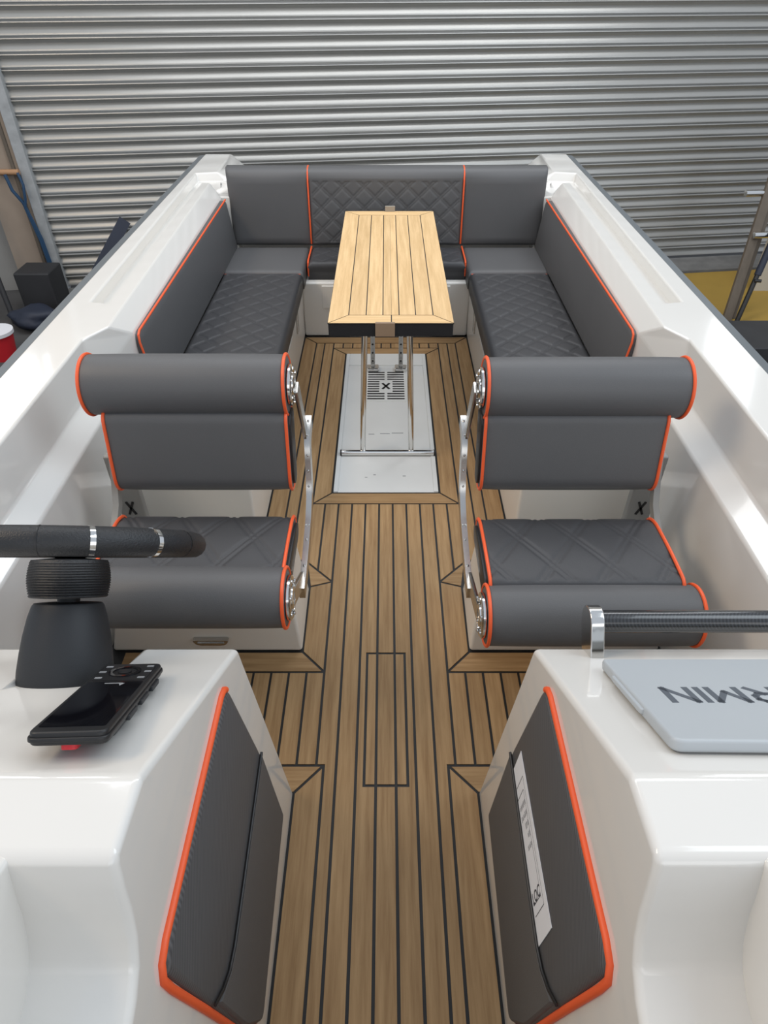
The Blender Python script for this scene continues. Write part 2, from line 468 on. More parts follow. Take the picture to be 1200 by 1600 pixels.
# side guide and pier
tag(wbox('trim_1', -3.085, -3.0, -0.05, 0.07, GZ, 2.8, 'guide', bevel=0.006), 'flaking grey steel guide rail at the shutter edge', kind='structure')
tag(wbox('wall_left', -3.38, -3.085, -0.05, 0.05, GZ, 3.2, 'pier'), 'brown plaster pier beside the shutter guide', kind='structure')
tag(wbox('trim_2', -3.14, -3.115, 0.05, 0.075, GZ, 2.4, 'timber'), 'thin timber batten on the brown pier', kind='structure')
tag(wbox('trim_3', -3.02, 6.4, 0.02, 0.38, GZ, GZ + 0.02, 'curb'), 'rough concrete sill strip below the shutter', kind='structure')
tag(mk('painted_floor_area', [(1.5, 4.6, GZ + .004), (8, 4.6, GZ + .004), WP(7.5, .4, GZ + .004), WP(1.2, .4, GZ + .004)], [(0, 1, 2, 3)], 'yellow'), 'yellow painted patch of workshop floor', kind='structure')

# left clutter
cab = empty('hanging_cable', WP(-3.16, .1, 0.5), 'blue cable looped over a wooden peg on the brown pier', 'cable')
def rel(o, par):
    """keep world-space vertices although the parent sits elsewhere"""
    o.location = -par.location; return o
rel(tube('cable_strand', [WP(-3.19, .12, .52), WP(-3.17, .13, .40), WP(-3.12, .12, .30), WP(-3.07, .11, .0), WP(-3.06, .10, -.3), WP(-3.05, .10, -.48)], 0.014, 'bluecable', cab, 8), cab)
rel(tube('cable_strand', [WP(-3.09, .11, .53), WP(-3.07, .13, .44), WP(-3.09, .13, .33), WP(-3.115, .125, .26), WP(-3.08, .12, -.02), WP(-3.07, .11, -.46)], 0.012, 'bluecable', cab, 8), cab)
rel(tube('wooden_peg', [WP(-3.26, .08, .53), WP(-3.08, .10, .53)], 0.022, 'peg', cab, 10), cab)
tag(tube('leaning_pole', [(-3.17, 5.35, GZ), (-3.42, 5.75, 1.0)], 0.022, 'junk', seg=10), 'thin dark pole leaning against the brown pier', 'pole')
tag(tube('leaning_conduit', [(-3.22, 5.42, GZ), (-3.44, 5.72, .55)], 0.012, 'junk', seg=8), 'slim dark conduit leaning beside the thicker pole', 'pole')
tag(obox('leaning_board', (-2.72, 5.66, GZ + .02), (-2.30, 6.10, .12), .10, .03, 'navy', up=(0.3, -1, 0.2)), 'dark navy board leaning low against the shutter', 'board')
tag(box('tool_chest', (-3.14, 5.52, GZ), (-2.84, 5.80, -.14), 'junk', bevel=.015), 'dark tool chest on the floor behind the navy tarpaulin', 'chest')
bk = empty('bucket', (-2.97, 4.72, GZ), 'small red bucket with white rim beyond the left gunwale', 'bucket')
lathe('bucket_body', [(0.085, 0), (0.115, 0.21)], 'red', bk); lathe('rim', [(0.11, .20), (0.124, .20), (0.124, .225), (0.11, .225)], 'paper', bk)
def lump(name, c, s, m, seed, label, cat):
    rnd = random.Random(seed); bm = bmesh.new(); bmesh.ops.create_icosphere(bm, subdivisions=3, radius=1)
    ph = [rnd.uniform(0, 6) for _ in range(6)]
    for v in bm.verts:
        d = 1 + .16 * math.sin(3 * v.co.x + ph[0]) * math.cos(4 * v.co.y + ph[1]) + .12 * math.sin(6 * v.co.z + ph[2] + 3 * v.co.x)
        v.co = Vector((v.co.x * s[0] * d, v.co.y * s[1] * d, max(-.9, v.co.z * d) * s[2] + .9 * s[2]))
    o = mesh_bm(name, bm, m, smooth='all'); o.location = c; return tag(o, label, cat)
lump('tarpaulin', (-2.95, 5.28, GZ), (.18, .14, .09), 'navy', 3, 'crumpled navy tarpaulin on the floor beyond the left gunwale', 'tarpaulin')
lump('rag_heap', (-3.32, 4.78, GZ), (.18, .15, .10), 'pale', 5, 'heap of pale rags beside the red bucket', 'rags')
lump('black_sack', (-3.62, 5.13, GZ), (.19, .17, .2), 'junk', 9, 'lumpy black sack on the floor left of the tool chest', 'sack')

# right clutter: timber trestle with clamps, thin black leg
tr = empty('timber_stand', (2.93, 5.40, GZ), 'tall weathered timber stand with silver clamps right of the boat', 'stand')
rel(obox('upright', (2.93, 5.40, GZ), (3.22, 6.0, 0.95), .075, .035, 'timber', tr, up=(0, -1, .3), bevel=.004), tr)
rel(obox('upright', (2.99, 5.44, GZ), (3.29, 6.04, 0.95), .05, .035, 'timber', tr, up=(0, -1, .3), bevel=.004), tr)
for (x, y, z) in ((3.06, 5.78, .42), (3.16, 5.62, .14)):
    c = tube('clamp', [(x - .13, y, z), (x + .10, y + .02, z)], .026, 'chrome', tr, 10); rel(c, tr)
rel(box('crosspiece', (3.25, 5.74, .30), (3.60, 5.80, .36), 'timber', tr, bevel=.004), tr)
bl = empty('tripod_leg_stand', (2.97, 5.31, GZ), 'slim black telescopic support leg leaning by the timber stand', 'support')
rel(tube('leg', [(2.97, 5.31, GZ), (3.20, 5.60, .22)], .02, 'black', bl, 10), bl)
rel(tube('sleeve', [(3.09, 5.46, -.13), (3.20, 5.60, .22)], .028, 'navy', bl, 10), bl)
rel(tube('knob', [(3.06, 5.42, -.16), (3.11, 5.41, -.16)], .014, 'black', bl, 8), bl)
tag(box('black_crate', (2.72, 4.55, GZ), (3.4, 5.05, GZ + .16), 'junk', bevel=.01), 'low dark crate on the yellow floor beyond the right gunwale', 'crate')
tag(box('pale_panel', (3.42, 6.05, GZ), (3.9, 6.1, 1.1), 'pale', bevel=.004), 'pale board standing behind the timber stand', 'board')

# ------------------------------------------------------------------ the hull
boat = empty('boat_hull', (0, 0, GZ), 'white boat hull with moulded gunwales and dark rub rail', 'boat')
ZG, ZT = 0.82, 0.768
YF, YE = -0.9, 5.24
def gun(s):
    def q(x, y, z): return (s * x, y, z)
    V = []; F = []
    def v(x, y, z): V.append(q(x, y, z)); return len(V) - 1
    a0 = v(1.295, YF, ZG); a1 = v(1.297, 2.605, ZG); a2 = v(1.290, YE, ZG)
    b0 = v(1.122, YF, ZG); b1 = v(1.118, 2.266, ZG); b2 = v(1.060, 2.372, ZG)
    tof = v(1.207, 2.610, ZG); toa = v(1.236, 4.70, ZG); tif = v(1.129, 2.595, ZG); tia = v(1.146, 4.47, ZG)
    ra = v(1.098, 4.46, ZG); pf = v(1.102, 4.73, ZG); pa = v(1.104, YE, ZG)
    TOF = v(1.203, 2.64, ZT); TOA = v(1.230, 4.68, ZT); TIF = v(1.133, 2.63, ZT); TIA = v(1.149, 4.49, ZT)
    RA = v(1.045, 4.50, ZT - .04); PF = v(1.045, 4.70, ZT)
    c = v(1.008, 2.472, .748); cb = v(1.008, 2.472, .30); rc = v(1.026, 4.40, .748); rb = v(1.035, 4.40, .30)
    F += [(a0, a1, tof, tif, b2, b1, b0), (a1, a2, pa, pf, toa, tof), (tif, tia, ra, b2)]
    F += [(TOF, TOA, PF, RA, TIA, TIF), (tof, toa, TOA, TOF), (tof, TOF, TIF, tif), (tif, TIF, TIA, tia), (tia, TIA, RA, ra), (toa, pf, PF, TOA)]
    F += [(b2, ra, rc, c), (c, rc, rb, cb)]
    rab = v(1.045, 4.50, .30); F += [(ra, RA, rab, rb, rc)]
    # pillar bevel and ends
    bf = v(0.955, 4.72, .745); ba = v(0.955, 5.10, .745)
    F += [(pf, pa, ba, bf), (pf, bf, PF)]
    bfd = v(0.955, 4.72, .2); bad = v(0.955, 5.10, .2)
    F += [(bf, ba, bad, bfd), (PF, bf, bfd)]
    # inner side forward of the bench
    l30 = v(1.103, YF, .655); l31 = v(1.103, 2.20, .655); l40 = v(1.022, YF, .622); l41 = v(1.022, 2.20, .622)
    d0 = v(.985, YF, -.02); d1 = v(.985, 2.20, -.02)
    F += [(b0, b1, l31, l30), (l30, l31, l41, l40), (l40, l41, d1, d0)]
    F += [(b1, b2, c), (b1, c, l31), (l31, c, cb), (l31, cb, l41), (l41, cb, d1)]
    # outer side
    o0 = v(1.31, YF, .74); o2 = v(1.305, YE, .74)
    F += [(a0, o0, o2, a2, a1)]
    pd = v(1.104, YE, .2)
    F += [(a2, o2, pd, pa)]
    o = mk('gunwale', V, F, 'gel', boat, bevel=0.009, seg=3)
    bmd = o.modifiers['edge']; bmd.angle_limit = math.radians(12)
    rel(o, boat)
    hs = mk('hull_side', [q(1.305, YF, .74), q(1.30, YE, .74), q(1.15, YE, -.2), q(1.15, YF, -.2), q(.6, YF, GZ + .06), q(.6, YE, GZ + .06)], [(0, 1, 2, 3), (3, 2, 5, 4)], 'hull', boat); rel(hs, boat)
    pth = [q(1.306, YF, .775), q(1.308, 2.4, .775), q(1.302, YE, .775)]
    Vt, Ft = [], []
    sec = [(-.010, .040), (.030, .034), (.044, .012), (.044, -.016), (.030, -.036), (-.010, -.042)]
    for (x, y, z) in pth:
        for (dx, dz) in sec: Vt.append((x + s * dx, y, z + dz))
    ns = len(sec)
    for i in range(2):
        for j in range(ns): Ft.append((i * ns + j, i * ns + (j + 1) % ns, (i + 1) * ns + (j + 1) % ns, (i + 1) * ns + j))
    Ft += [tuple(range(ns)), tuple(range(2 * ns, 3 * ns))]
    rr = mk('rub_rail', Vt, Ft, 'rubber' if s > 0 else 'rubber', boat, smooth=True); rel(rr, boat)
for s in (-1, 1): gun(s)
rel(box('transom', (-1.05, 4.52, -.1), (1.05, 4.70, .74), 'gel', boat, bevel=.01), boat)
for s in (-1, 1): rel(box('corner_moulding', (min(s * .96, s * 1.09), 4.41, .3), (max(s * .96, s * 1.09), 4.85, .752), 'gel', boat, bevel=.008), boat)
rel(box('shade_block', (-1.2, -1.7, 0), (1.2, -.6, 1.30), 'gel', boat, bevel=.03), boat)  # unseen block behind the camera, added to shade the forward deck
rel(box('keel_block', (-.55, -.5, GZ), (.55, 4.5, -.06), 'hull', boat), boat)

# ------------------------------------------------------------------ teak deck
deck = empty('teak_deck', (0, 0, 0), 'brown teak plank deck with black caulking along the boat cockpit', 'deck')
box('caulk_bed', (-.985, -.6, -.055), (.985, 4.03, .0005), 'caulk', deck)
G = 0.0043
def plank(poly, cross=False):
    return prism('plank', inset([tuple(p) for p in poly], G), -.002, .0035, 'teakx' if cross else 'teak', deck)
YA = 0.02
for i in range(5):                                  # centre columns
    x0 = -.1525 + i * .061; x1 = x0 + .061
    if i == 2:
        plank([(x0, YA), (x1, YA), (x1, .979), (x0, .979)])
        plank([(x0, .979), (x1, .979), (x1, 1.468), (x0, 1.468)])
        plank([(x0, 1.468), (x1, 1.468), (x1, 2.306), (x0, 2.306)])
    elif i in (1, 3):
        s = -1 if i == 1 else 1
        P = [(.0305, YA), (.0915, YA), (.0915, 2.306), (.0305, 2.306), (.0305, 1.468), (.066, 1.468), (.066, .979), (.0305, .979)]
        plank([(s * a, b) for a, b in P])
        plank([(s * a, b) for a, b in [(.0305, .979), (.066, .979), (.066, 1.468), (.0305, 1.468)]])
    else:
        plank([(x0, YA), (x1, YA), (x1, 2.306), (x0, 2.306)])
for s in (-1, 1):
    def pk(P, cross=False): plank([(s * a, b) for a, b in P], cross)
    pk([(.1525, YA), (.191, YA), (.191, 1.0435), (.2135, 1.0435), (.2135, 2.306), (.1525, 2.306)])
    pk([(.191, YA), (.274, YA), (.274, .956), (.191, 1.0435)])
    pk([(.191, 1.0435), (.274, .956), (.93, .956), (.93, 1.0435)], True)
    x = .2135
    while x < .90:
        pk([(x, 1.0435), (min(x + .061, .93), 1.0435), (min(x + .061, .93), 1.388), (x, 1.388)]); x += .061
    pk([(.2135, 1.388), (.93, 1.388), (.93, 1.475), (.297, 1.475)], True)
    pk([(.2135, 1.388), (.297, 1.475), (.299, 1.792), (.2135, 1.819)])
    pk([(.299, 1.792), (.2135, 1.819), (.323, 1.931)], True)
    pk([(.2135, 1.819), (.2745, 1.8815), (.2745, 2.306), (.2135, 2.306)])
    pk([(.2745, 1.8815), (.332, 1.940), (.332, 2.306), (.2745, 2.306)])
    pk([(.332, 1.940), (.390, 1.940), (.390, 3.925), (.332, 3.925)])
    pk([(.390, 1.940), (.443, 1.940), (.443, 3.925), (.390, 3.925)])
    pk([(.443, 1.940), (.525, 1.940), (.525, 4.013), (.443, 3.925)])
    pk([(.332, 2.306), (.332, 3.855), (.249, 3.774), (.249, 2.385)])
plank([(-.525, 4.013), (-.443, 3.925), (.443, 3.925), (.525, 4.013)], True)
plank([(-.332, 2.306), (.332, 2.306), (.249, 2.385), (-.249, 2.385)], True)
plank([(-.332, 3.855), (.332, 3.855), (.249, 3.774), (-.249, 3.774)], True)
xs = [-.332 + .0604 * i for i in range(12)]; xs[-1] = .332
for a, b in zip(xs, xs[1:]): plank([(a, 3.855), (b, 3.855), (b, 3.925), (a, 3.925)])

# white hatch plate under the table
ht = empty('hatch_plate', (0, 3.08, .001), 'white painted deck hatch plate with vent grille below the table', 'hatch')
def hrel(o): o.location = -ht.location; return o
hrel(box('plate', (-.243, 2.39, -.002), (.243, 3.77, .004), 'plate', ht, bevel=.002))
for (a, b) in (((-.243, 2.39), (-.222, 3.77)), ((.222, 2.39), (.243, 3.77)), ((-.222, 3.62), (.222, 3.77))):
    hrel(box('raised_edge', (a[0], a[1], .004), (b[0], b[1], .0085), 'plate', ht, bevel=.003))
gr = empty('vent_grille'); gr.parent = ht; gr.location = -ht.location
box('grille_plate', (-.115, 3.20, .0035), (.115, 3.545, .006), 'plate', gr, bevel=.001)
for k in range(12):
    y = 3.222 + k * .0275
    for s in (-1, 1):
        xi = .038 if 3.30 < y < 3.43 else .008
        box('slot', (min(s * xi, s * .105), y, .0055), (max(s * xi, s * .105), y + .0125, .0068), 'black', gr)
for dx in (-1, 1):
    obox('cross_mark', (-.02 * dx, 3.335, .0075), (.02 * dx, 3.40, .0075), .012, .002, 'black', gr)
rs2 = random.Random(4)
for (x, y, l) in ((-.03, 2.875, .05), (.03, 2.88, .06), (-.09, 2.87, .03), (-.06, 2.52, .012), (-.10, 2.50, .012), (.08, 2.51, .014)):
    hrel(box('scuff', (x, y, .0035), (x + l, y + .006, .0046), 'marks', ht))

# ------------------------------------------------------------------ lounge mouldings and cushions
bb = empty('lounge_bench', (0, 3.9, 0), 'white moulded U shaped bench base under the dark cushions', 'bench')
def brel(o, par=None): o.location = -(par or bb).location; return o
for s in (-1, 1):
    xa, xb = sorted((s * .525, s * .985))
    V = [(s * .527, 2.01, 0), (s * .98, 2.01, 0), (s * .98, 4.5, 0), (s * .527, 4.5, 0), (s * .520, 2.0, .352), (s * .98, 2.0, .352), (s * .98, 4.5, .352), (s * .520, 4.5, .352)]
    brel(mk('side_base', V, [(0, 3, 2, 1), (4, 5, 6, 7), (0, 1, 5, 4), (1, 2, 6, 5), (2, 3, 7, 6), (3, 0, 4, 7)], 'gelmatt', bb, bevel=.012, seg=3))
    brel(obox('hinge_strip', (s * .516, 3.66, .35), (s * .519, 3.66, .20), .05, .012, 'steel', bb, up=(1, 0, 0), bevel=.004))
    d = mk('locker_lid', [(s * .5215, 2.75, .05), (s * .5215, 3.40, .05), (s * .5165, 3.40, .30), (s * .5165, 2.75, .30)], [(0, 1, 2, 3)], 'gelmatt', bb)
    sm = d.modifiers.new('thick', 'SOLIDIFY'); sm.thickness = .006; sm.offset = 0
    brel(d)
brel(box('aft_base', (-.525, 4.035, 0), (.525, 4.5, .352), 'gelmatt', bb, bevel=.012))
brel(box('locker_lid', (-.40, 4.026, .19), (.40, 4.038, .335), 'gelmatt', bb, bevel=.004))

CT = 0.105
for s in (-1, 1):
    side = 'left' if s < 0 else 'right'
    c = empty('bench_cushion', (s * .735, 3.01, .354), 'dark quilted long bench cushion on the %s side of the table' % side, 'cushion', 'bench cushions')
    cushion('cushion_pad', .47, 1.82, CT, 'vinyl_dark', c, r=.028, q=(.135, .135, .03, .006, .006, .0045), step=.0062)
    tube('piping', [(-.225, .908, CT - .012), (.225, .908, CT - .012)] if s < 0 else [(-.225, .908, CT - .012), (.225, .908, CT - .012)], .0042, 'orange', c, 8)
    c2 = empty('corner_cushion', (s * .745, 4.155, .354), 'plain charcoal corner seat cushion at the %s end of the aft bench' % side, 'cushion', 'corner cushions')
    cushion('cushion_pad', .50, .45, CT, 'vinyl', c2, r=.028)
    xi = -s * .25
    # side backrest
    k = empty('side_backrest', (s * .985, 3.43, .46), 'charcoal side backrest with orange piping along the %s gunwale' % side, 'backrest', 'side backrests')
    def kr(o): o.location = -k.location; return o
    y0, y1 = 2.475, 4.37
    n = 6; V = []; F = []
    X0b, X0t = .958, .992
    poly = round_poly([(y0, .455), (y1, .455), (y1, .742), (y0, .742)], [.02, .02, .02, .035], 5)
    def xf(z): return X0b + (X0t - X0b) * (z - .455) / .287
    rings = [(0.0, .010), (.0035, .003), (.011, 0), (.05, 0)]
    # front face is at smaller |x|
    V = []; np_ = len(poly)
    for (dx, ins) in rings:
        pp = inset(poly, ins) if ins else (poly if area2(poly) > 0 else poly[::-1])
        for (y, z) in pp: V.append((s * (xf(z) + dx), y, z))
    for r_ in range(len(rings) - 1):
        for i in range(np_): F.append((r_ * np_ + i, r_ * np_ + (i + 1) % np_, (r_ + 1) * np_ + (i + 1) % np_, (r_ + 1) * np_ + i))
    F.append(tuple(range(np_))); F.append(tuple((len(rings) - 1) * np_ + i for i in range(np_)))
    kr(mk('backrest_pad', V, F, 'vinyl', k, smooth=True))
    pth = [(s * (xf(.46) + .004), y0 - .003, .47), (s * (xf(.60) + .004), y0 - .003, .60), (s * (xf(.71) + .004), y0 - .003, .708), (s * (xf(.735) + .004), y0 + .010, .735), (s * (xf(.745) + .004), y0 + .035, .744), (s * (xf(.745) + .004), 3.4, .744), (s * (xf(.745) + .004), y1, .744)]
    kr(tube('piping', pth, .0048, 'orange', k, 8))
c3 = empty('centre_cushion', (0.005, 4.235, .354), 'dark quilted centre seat cushion on the aft bench behind the table', 'cushion')
cushion('cushion_pad', .975, .30, CT, 'vinyl_dark', c3, r=.03, q=(.135, .135, .02, .006, .006, .0045), step=.0065)
for s in (-1, 1):
    tube('piping', [(s * .486, -.146, .02), (s * .486, -.148, .06), (s * .486, -.138, CT - .008), (s * .486, -.11, CT + .001), (s * .486, .14, CT + .001)], .0055, 'orange', c3, 8)

# aft backrest: plain, quilted, plain
ab = empty('aft_backrest', (0, 4.43, .46), 'wide charcoal aft backrest with quilted centre panel and orange piping', 'backrest')
def back_panel(name, x0, x1, m, q, step):
    w_ = x1 - x0
    nx = max(3, round(w_ / step)); ny = max(6, round(.45 / step))
    V = []; F = []; r = .022
    def ax(half, nn, lo_r, hi_r):
        out = []
        for k in range(4): a = PI / 2 * k / 4; out.append((-half + lo_r * (1 - math.cos(a)), lo_r * (1 - math.sin(a))))
        for k in range(nn + 1): out.append((-half + lo_r + (2 * half - lo_r - hi_r) * k / nn, 0))
        for k in range(3, -1, -1): a = PI / 2 * k / 4; out.append((half - hi_r * (1 - math.cos(a)), hi_r * (1 - math.sin(a))))
        return out
    AX = ax(w_ / 2, nx, .012 if x0 > -.9 else .03, .012 if x1 < .9 else .03); AZ = ax(.224, ny, .02, .05)
    na = len(AX)
    for (z, dz) in AZ:
        for (x, dx) in AX:
            d = min(.05, math.hypot(dx, dz))
            if dx == 0 and dz == 0:
                d -= .008 * (1 - (2 * x / w_) ** 2)
                if q and abs(x) < w_ / 2 - .02 and -.224 + .02 < z < .224 - .07: d += quilt(x, z, q[0], q[1], .0045, .0065, .004)
            V.append(((x0 + x1) / 2 + x, -.045 + d + (z + .224) * .05, z + .226))
    nb = len(AZ)
    for j in range(nb - 1):
        for i in range(na - 1): F.append((j * na + i, j * na + i + 1, (j + 1) * na + i + 1, (j + 1) * na + i))
    per = [i for i in range(na)] + [j * na + na - 1 for j in range(1, nb)] + [(nb - 1) * na + i for i in range(na - 2, -1, -1)] + [j * na for j in range(nb - 2, 0, -1)]
    b0 = len(V)
    for kk in per: V.append((V[kk][0], .075, V[kk][2]))
    for kk in range(len(per)):
        k2 = (kk + 1) % len(per); F.append((per[kk], per[k2], b0 + k2, b0 + kk))
    F.append(tuple(range(b0, b0 + len(per))))
    return mk(name, V, F, m, ab, smooth='all')
back_panel('side_panel', -.985, -.482, 'vinyl', None, .04)
back_panel('side_panel', .482, .995, 'vinyl', None, .04)
back_panel('quilted_panel', -.480, .480, 'vinyl', (.135, .125), .006)
for s in (-1, 1):
    tube('piping', [(s * .481, -.046, .015), (s * .481, -.052, .06), (s * .481, -.040, .25), (s * .481, -.030, .38), (s * .481, -.014, .425), (s * .481, .014, .447), (s * .481, .06, .449)], .0052, 'orange', ab, 8)

# ------------------------------------------------------------------ table
tb = empty('cockpit_table', (.02, 3.42, .004), 'pale teak folding table on chrome legs in the middle of the lounge', 'table')
def tr_(o): o.location = -tb.location; return o
TX0, TX1, TY0, TY1, TZ = -.247, .288, 2.629, 4.222, .72
tr_(box('table_core', (TX0 + .003, TY0 + .003, TZ - .062), (TX1 - .003, TY1 - .003, TZ - .004), 'foam', tb, bevel=.004))
tr_(box('caulk_sheet', (TX0 + .001, TY0 + .001, TZ - .0045), (TX1 - .001, TY1 - .001, TZ - .0012), 'caulk', tb))
def tplank(poly, cross=False): return tr_(prism('plank', inset(poly, .0022), TZ - .004, TZ, 'tablex' if cross else 'table', tb))
ix0, ix1, iy0, iy1 = -.160, .203, 2.712, 4.14
tplank([(TX0, TY0), (ix0, iy0), (ix0, iy1), (TX0, TY1)])
tplank([(TX1, TY0), (ix1, iy0), (ix1, iy1), (TX1, TY1)])
CXT = .0235
for (xa, xb, xc, xd) in ((TX0, CXT, CXT, ix0), (CXT, TX1, ix1, CXT)):
    tplank([(xa, TY0), (xb, TY0), (xc, iy0), (xd, iy0)], True)
tplank([(TX0, TY1), (TX1, TY1), (ix1, iy1), (ix0, iy1)], True)
cuts = [ix0, -.085, -.013, CXT, .057, .128, ix1]
for a, b in zip(cuts, cuts[1:]):
    g = [(a, iy0), (b, iy0), (b, iy1), (a, iy1)]
    p = inset(g, .0022)
    if b == CXT or a == CXT:                       # the fold: a hairline joint
        p = [(x + ((.0017) if abs(b - CXT) < 1e-6 and x > (a + b) / 2 else 0) - ((.0017) if abs(a - CXT) < 1e-6 and x < (a + b) / 2 else 0), y) for x, y in p]
    tr_(prism('plank', p, TZ - .004, TZ, 'table', tb))
tr_(box('tape', (-.045, TY0 - .003, TZ - .060), (.038, TY0 + .012, TZ + .0012), 'tape', tb, bevel=.002))
tr_(box('tape', (-.005, TY1 - .012, TZ - .02), (.055, TY1 + .004, TZ + .030), 'tape2', tb, bevel=.002))
for s in (-1, 1):
    tr_(tube('front_leg', [(.005 + s * .12, 2.700, .015), (.005 + s * .097, 2.655, TZ - .06)], .0135, 'chrome', tb, 14))
    rl = tr_(obox('rear_leg', (.005 + s * .083, 3.56, .012), (.005 + s * .075, 3.30, TZ - .06), .026, .018, 'steel', tb, bevel=.003))
    tr_(box('hinge', (.005 + s * .083 - .035, 3.535, .003), (.005 + s * .083 + .035, 3.595, .028), 'chrome', tb, bevel=.006))
    for k in range(8):
        t = .12 + k * .1
        tr_(lathe('hole', [(.006, 0), (.006, .0012)], 'black', tb, 8, origin=(.005 + s * (.083 - .008 * t), 3.56 - .26 * t - .0092, .012 + .648 * t - .003), axis=(0, -.93, -.37)))
tr_(tube('foot_bar', [(-.222, 2.686, .018), (.236, 2.686, .018)], .0145, 'chrome', tb, 14))
for x in (-.226, .236): tr_(tube('end_cap', [(x, 2.686, .018), (x + .008, 2.686, .018)], .016, 'black', tb, 14))
tr_(box('slide_bracket', (-.16, 2.66, TZ - .075), (.20, 2.70, TZ - .06), 'steel', tb, bevel=.003))

# ------------------------------------------------------------------ helm seats
def ell(cy, cz, ry, rz, n=40): return [(cy + ry * math.cos(2 * PI * i / n), cz + rz * math.sin(2 * PI * i / n)) for i in range(n)]
def seat(s, label):
    R = empty('bolster_chair', (s * .57, 1.6, .42), label, 'seat', 'helm seats')
    def rl(o): o.location = -R.location; return o
    def ring(prof, x, r=.006, out=.001):
        p = resample(prof, 48); c = inset(p, -out)
        return [(x, y, z) for y, z in c]
    parts = {}
    # upper bolster
    dr = 1 if s > 0 else 0          # the passenger seat's bolster hangs a little lower
    up = ell(1.802 - .007 * dr, .892 - .007 * dr, .088, .092, 48)
    o = rl(extrude_x('upper_bolster', up, s * .300, s * .912, 'vinyl', R, rnd=.012, nx=14, puff=.002)); parts['u'] = o
    for x in (.304, .908): tube('piping', ring(up, s * x), .0052, 'orange', o, 8, closed=True)
    # lower back pad
    lo = resample(round_poly([(1.722, .838), (1.668, .600), (1.700, .558), (1.765, .560), (1.845, .82)], [.03, .03, .03, .03, .03], 6), 56)
    o = rl(extrude_x('back_pad', lo, s * .302, s * .868, 'vinyl', R, rnd=.012, nx=14, puff=.003))
    for x in (.306, .864): tube('piping', ring(lo, s * x), .0052, 'orange', o, 8, closed=True)
    # quilted seat pad
    sp = resample(round_poly([(1.305 - .04 * dr, .470), (1.570 - .01 * dr, .475), (1.598 - .012 * dr, .540), (1.545 - .012 * dr, .568), (1.42 - .02 * dr, .576), (1.300 - .04 * dr, .574)], [.02, .03, .03, .06, .05, .03], 6), 150)
    top0 = .572
    def dq(x, s_, p, n):
        if n.y < .25: return 0
        if p[0] < 1.315 - .04 * dr: return 0
        return quilt(x - s * .56, p[0] - 1.46, .165, .24, .0045, .008, .0045)
    o = rl(extrude_x('seat_pad', sp, s * .286, s * .832, 'vinyl_dark', R, rnd=.012, nx=100, disp=dq))
    for x in (.290, .828): tube('piping', ring(sp, s * x), .0052, 'orange', o, 8, closed=True)
    # front bolster
    fcy, fcz = (1.258, .525) if s < 0 else (1.222, .492)
    fr = ell(fcy, fcz, .083, .086, 48)
    o = rl(extrude_x('front_bolster', fr, s * .275, s * (.840 + .02 * dr), 'vinyl', R, rnd=.012, nx=14, puff=.002))
    for x in (.279, .836 + .02 * dr): tube('piping', ring(fr, s * x), .0052, 'orange', o, 8, closed=True)
    # black side cheeks behind the piping, inner side
    for (prof, x0) in ((lo, .294), (sp, .277)):
        pr = resample(inset(prof, .018), 30)
        rl(extrude_x('side_cheek', pr, s * x0, s * (x0 + .014), 'black', R, rnd=.003))
    # inner frame: bent flat bar with rivets
    path = [(1.405, .405), (1.48, .408), (1.57, .424), (1.68, .452), (1.745, .490), (1.775, .545), (1.795, .61), (1.815, .670), (1.86, .698), (1.915, .712)]
    def ribbon(name, path, x0, x1, th, m):
        n = len(path); V = []; F = []
        for i, (y, z) in enumerate(path):
            a = path[max(i - 1, 0)]; b = path[min(i + 1, n - 1)]; t = Vector((b[0] - a[0], b[1] - a[1])).normalized(); nn = Vector((-t.y, t.x))
            for (x, d) in ((x0, 0), (x1, 0), (x1, -th), (x0, -th)): V.append((x, y + nn.x * d, z + nn.y * d))
        for i in range(n - 1):
            for j in range(4): F.append((i * 4 + j, i * 4 + (j + 1) % 4, i * 4 + 4 + (j + 1) % 4, i * 4 + 4 + j))
        F += [(0, 1, 2, 3), tuple((n - 1) * 4 + j for j in range(4))]
        return rl(mk(name, V, F, m, R, smooth=True))
    fb = ribbon('side_frame', path, s * .252, s * .271, .045, 'steel')
    for (y, z) in ((1.44, .406), (1.50, .411), (1.60, .432), (1.655, .446), (1.765, .525), (1.785, .575), (1.80, .628), (1.835, .685), (1.89, .707)):
        for dx in ((0,) if y != 1.655 else (-.005, .005)):
            lathe('rivet', [(.0042, -.002), (.004, .002), (.0024, .0045), (0, .005)], 'chrome', fb, 8, origin=(s * (.2615 + dx), y, z), axis=(0, -.6, .8))
    rl(obox('arm', (s * .276, 1.80, .885), (s * .268, 1.85, .68), .05, .012, 'steel', R, up=(1, 0, 0), bevel=.003))
    rl(obox('arm', (s * .262, fcy + .004, fcz - .005), (s * .264, 1.45, .40), .05, .012, 'steel', R, up=(1, 0, 0), bevel=.003))
    # hinge discs
    for (y, z, x) in ((1.802 - .007 * dr, .892 - .007 * dr, .296), (fcy, fcz, .272)):
        ax = (-s, 0, 0)
        d = rl(lathe('hinge_disc', [(.064, 0), (.064, .008), (.058, .012), (.050, .012), (.048, .008), (.034, .008), (.032, .014), (.02, .016), (.018, .012), (.006, .012)], 'chrome', R, 32, origin=(s * x, y, z), axis=ax))
        for a in range(6):
            lathe('rivet', [(.006, .008), (.005, .015), (0, .017)], 'chrome', d, 8, origin=(s * x, y + .053 * math.cos(a * PI / 3 + .3), z + .053 * math.sin(a * PI / 3 + .3)), axis=ax)
    # outer frame strip and bracket
    path2 = [(1.36, .455), (1.50, .462), (1.60, .485), (1.66, .53), (1.70, .60), (1.735, .68), (1.765, .765), (1.80, .80)]
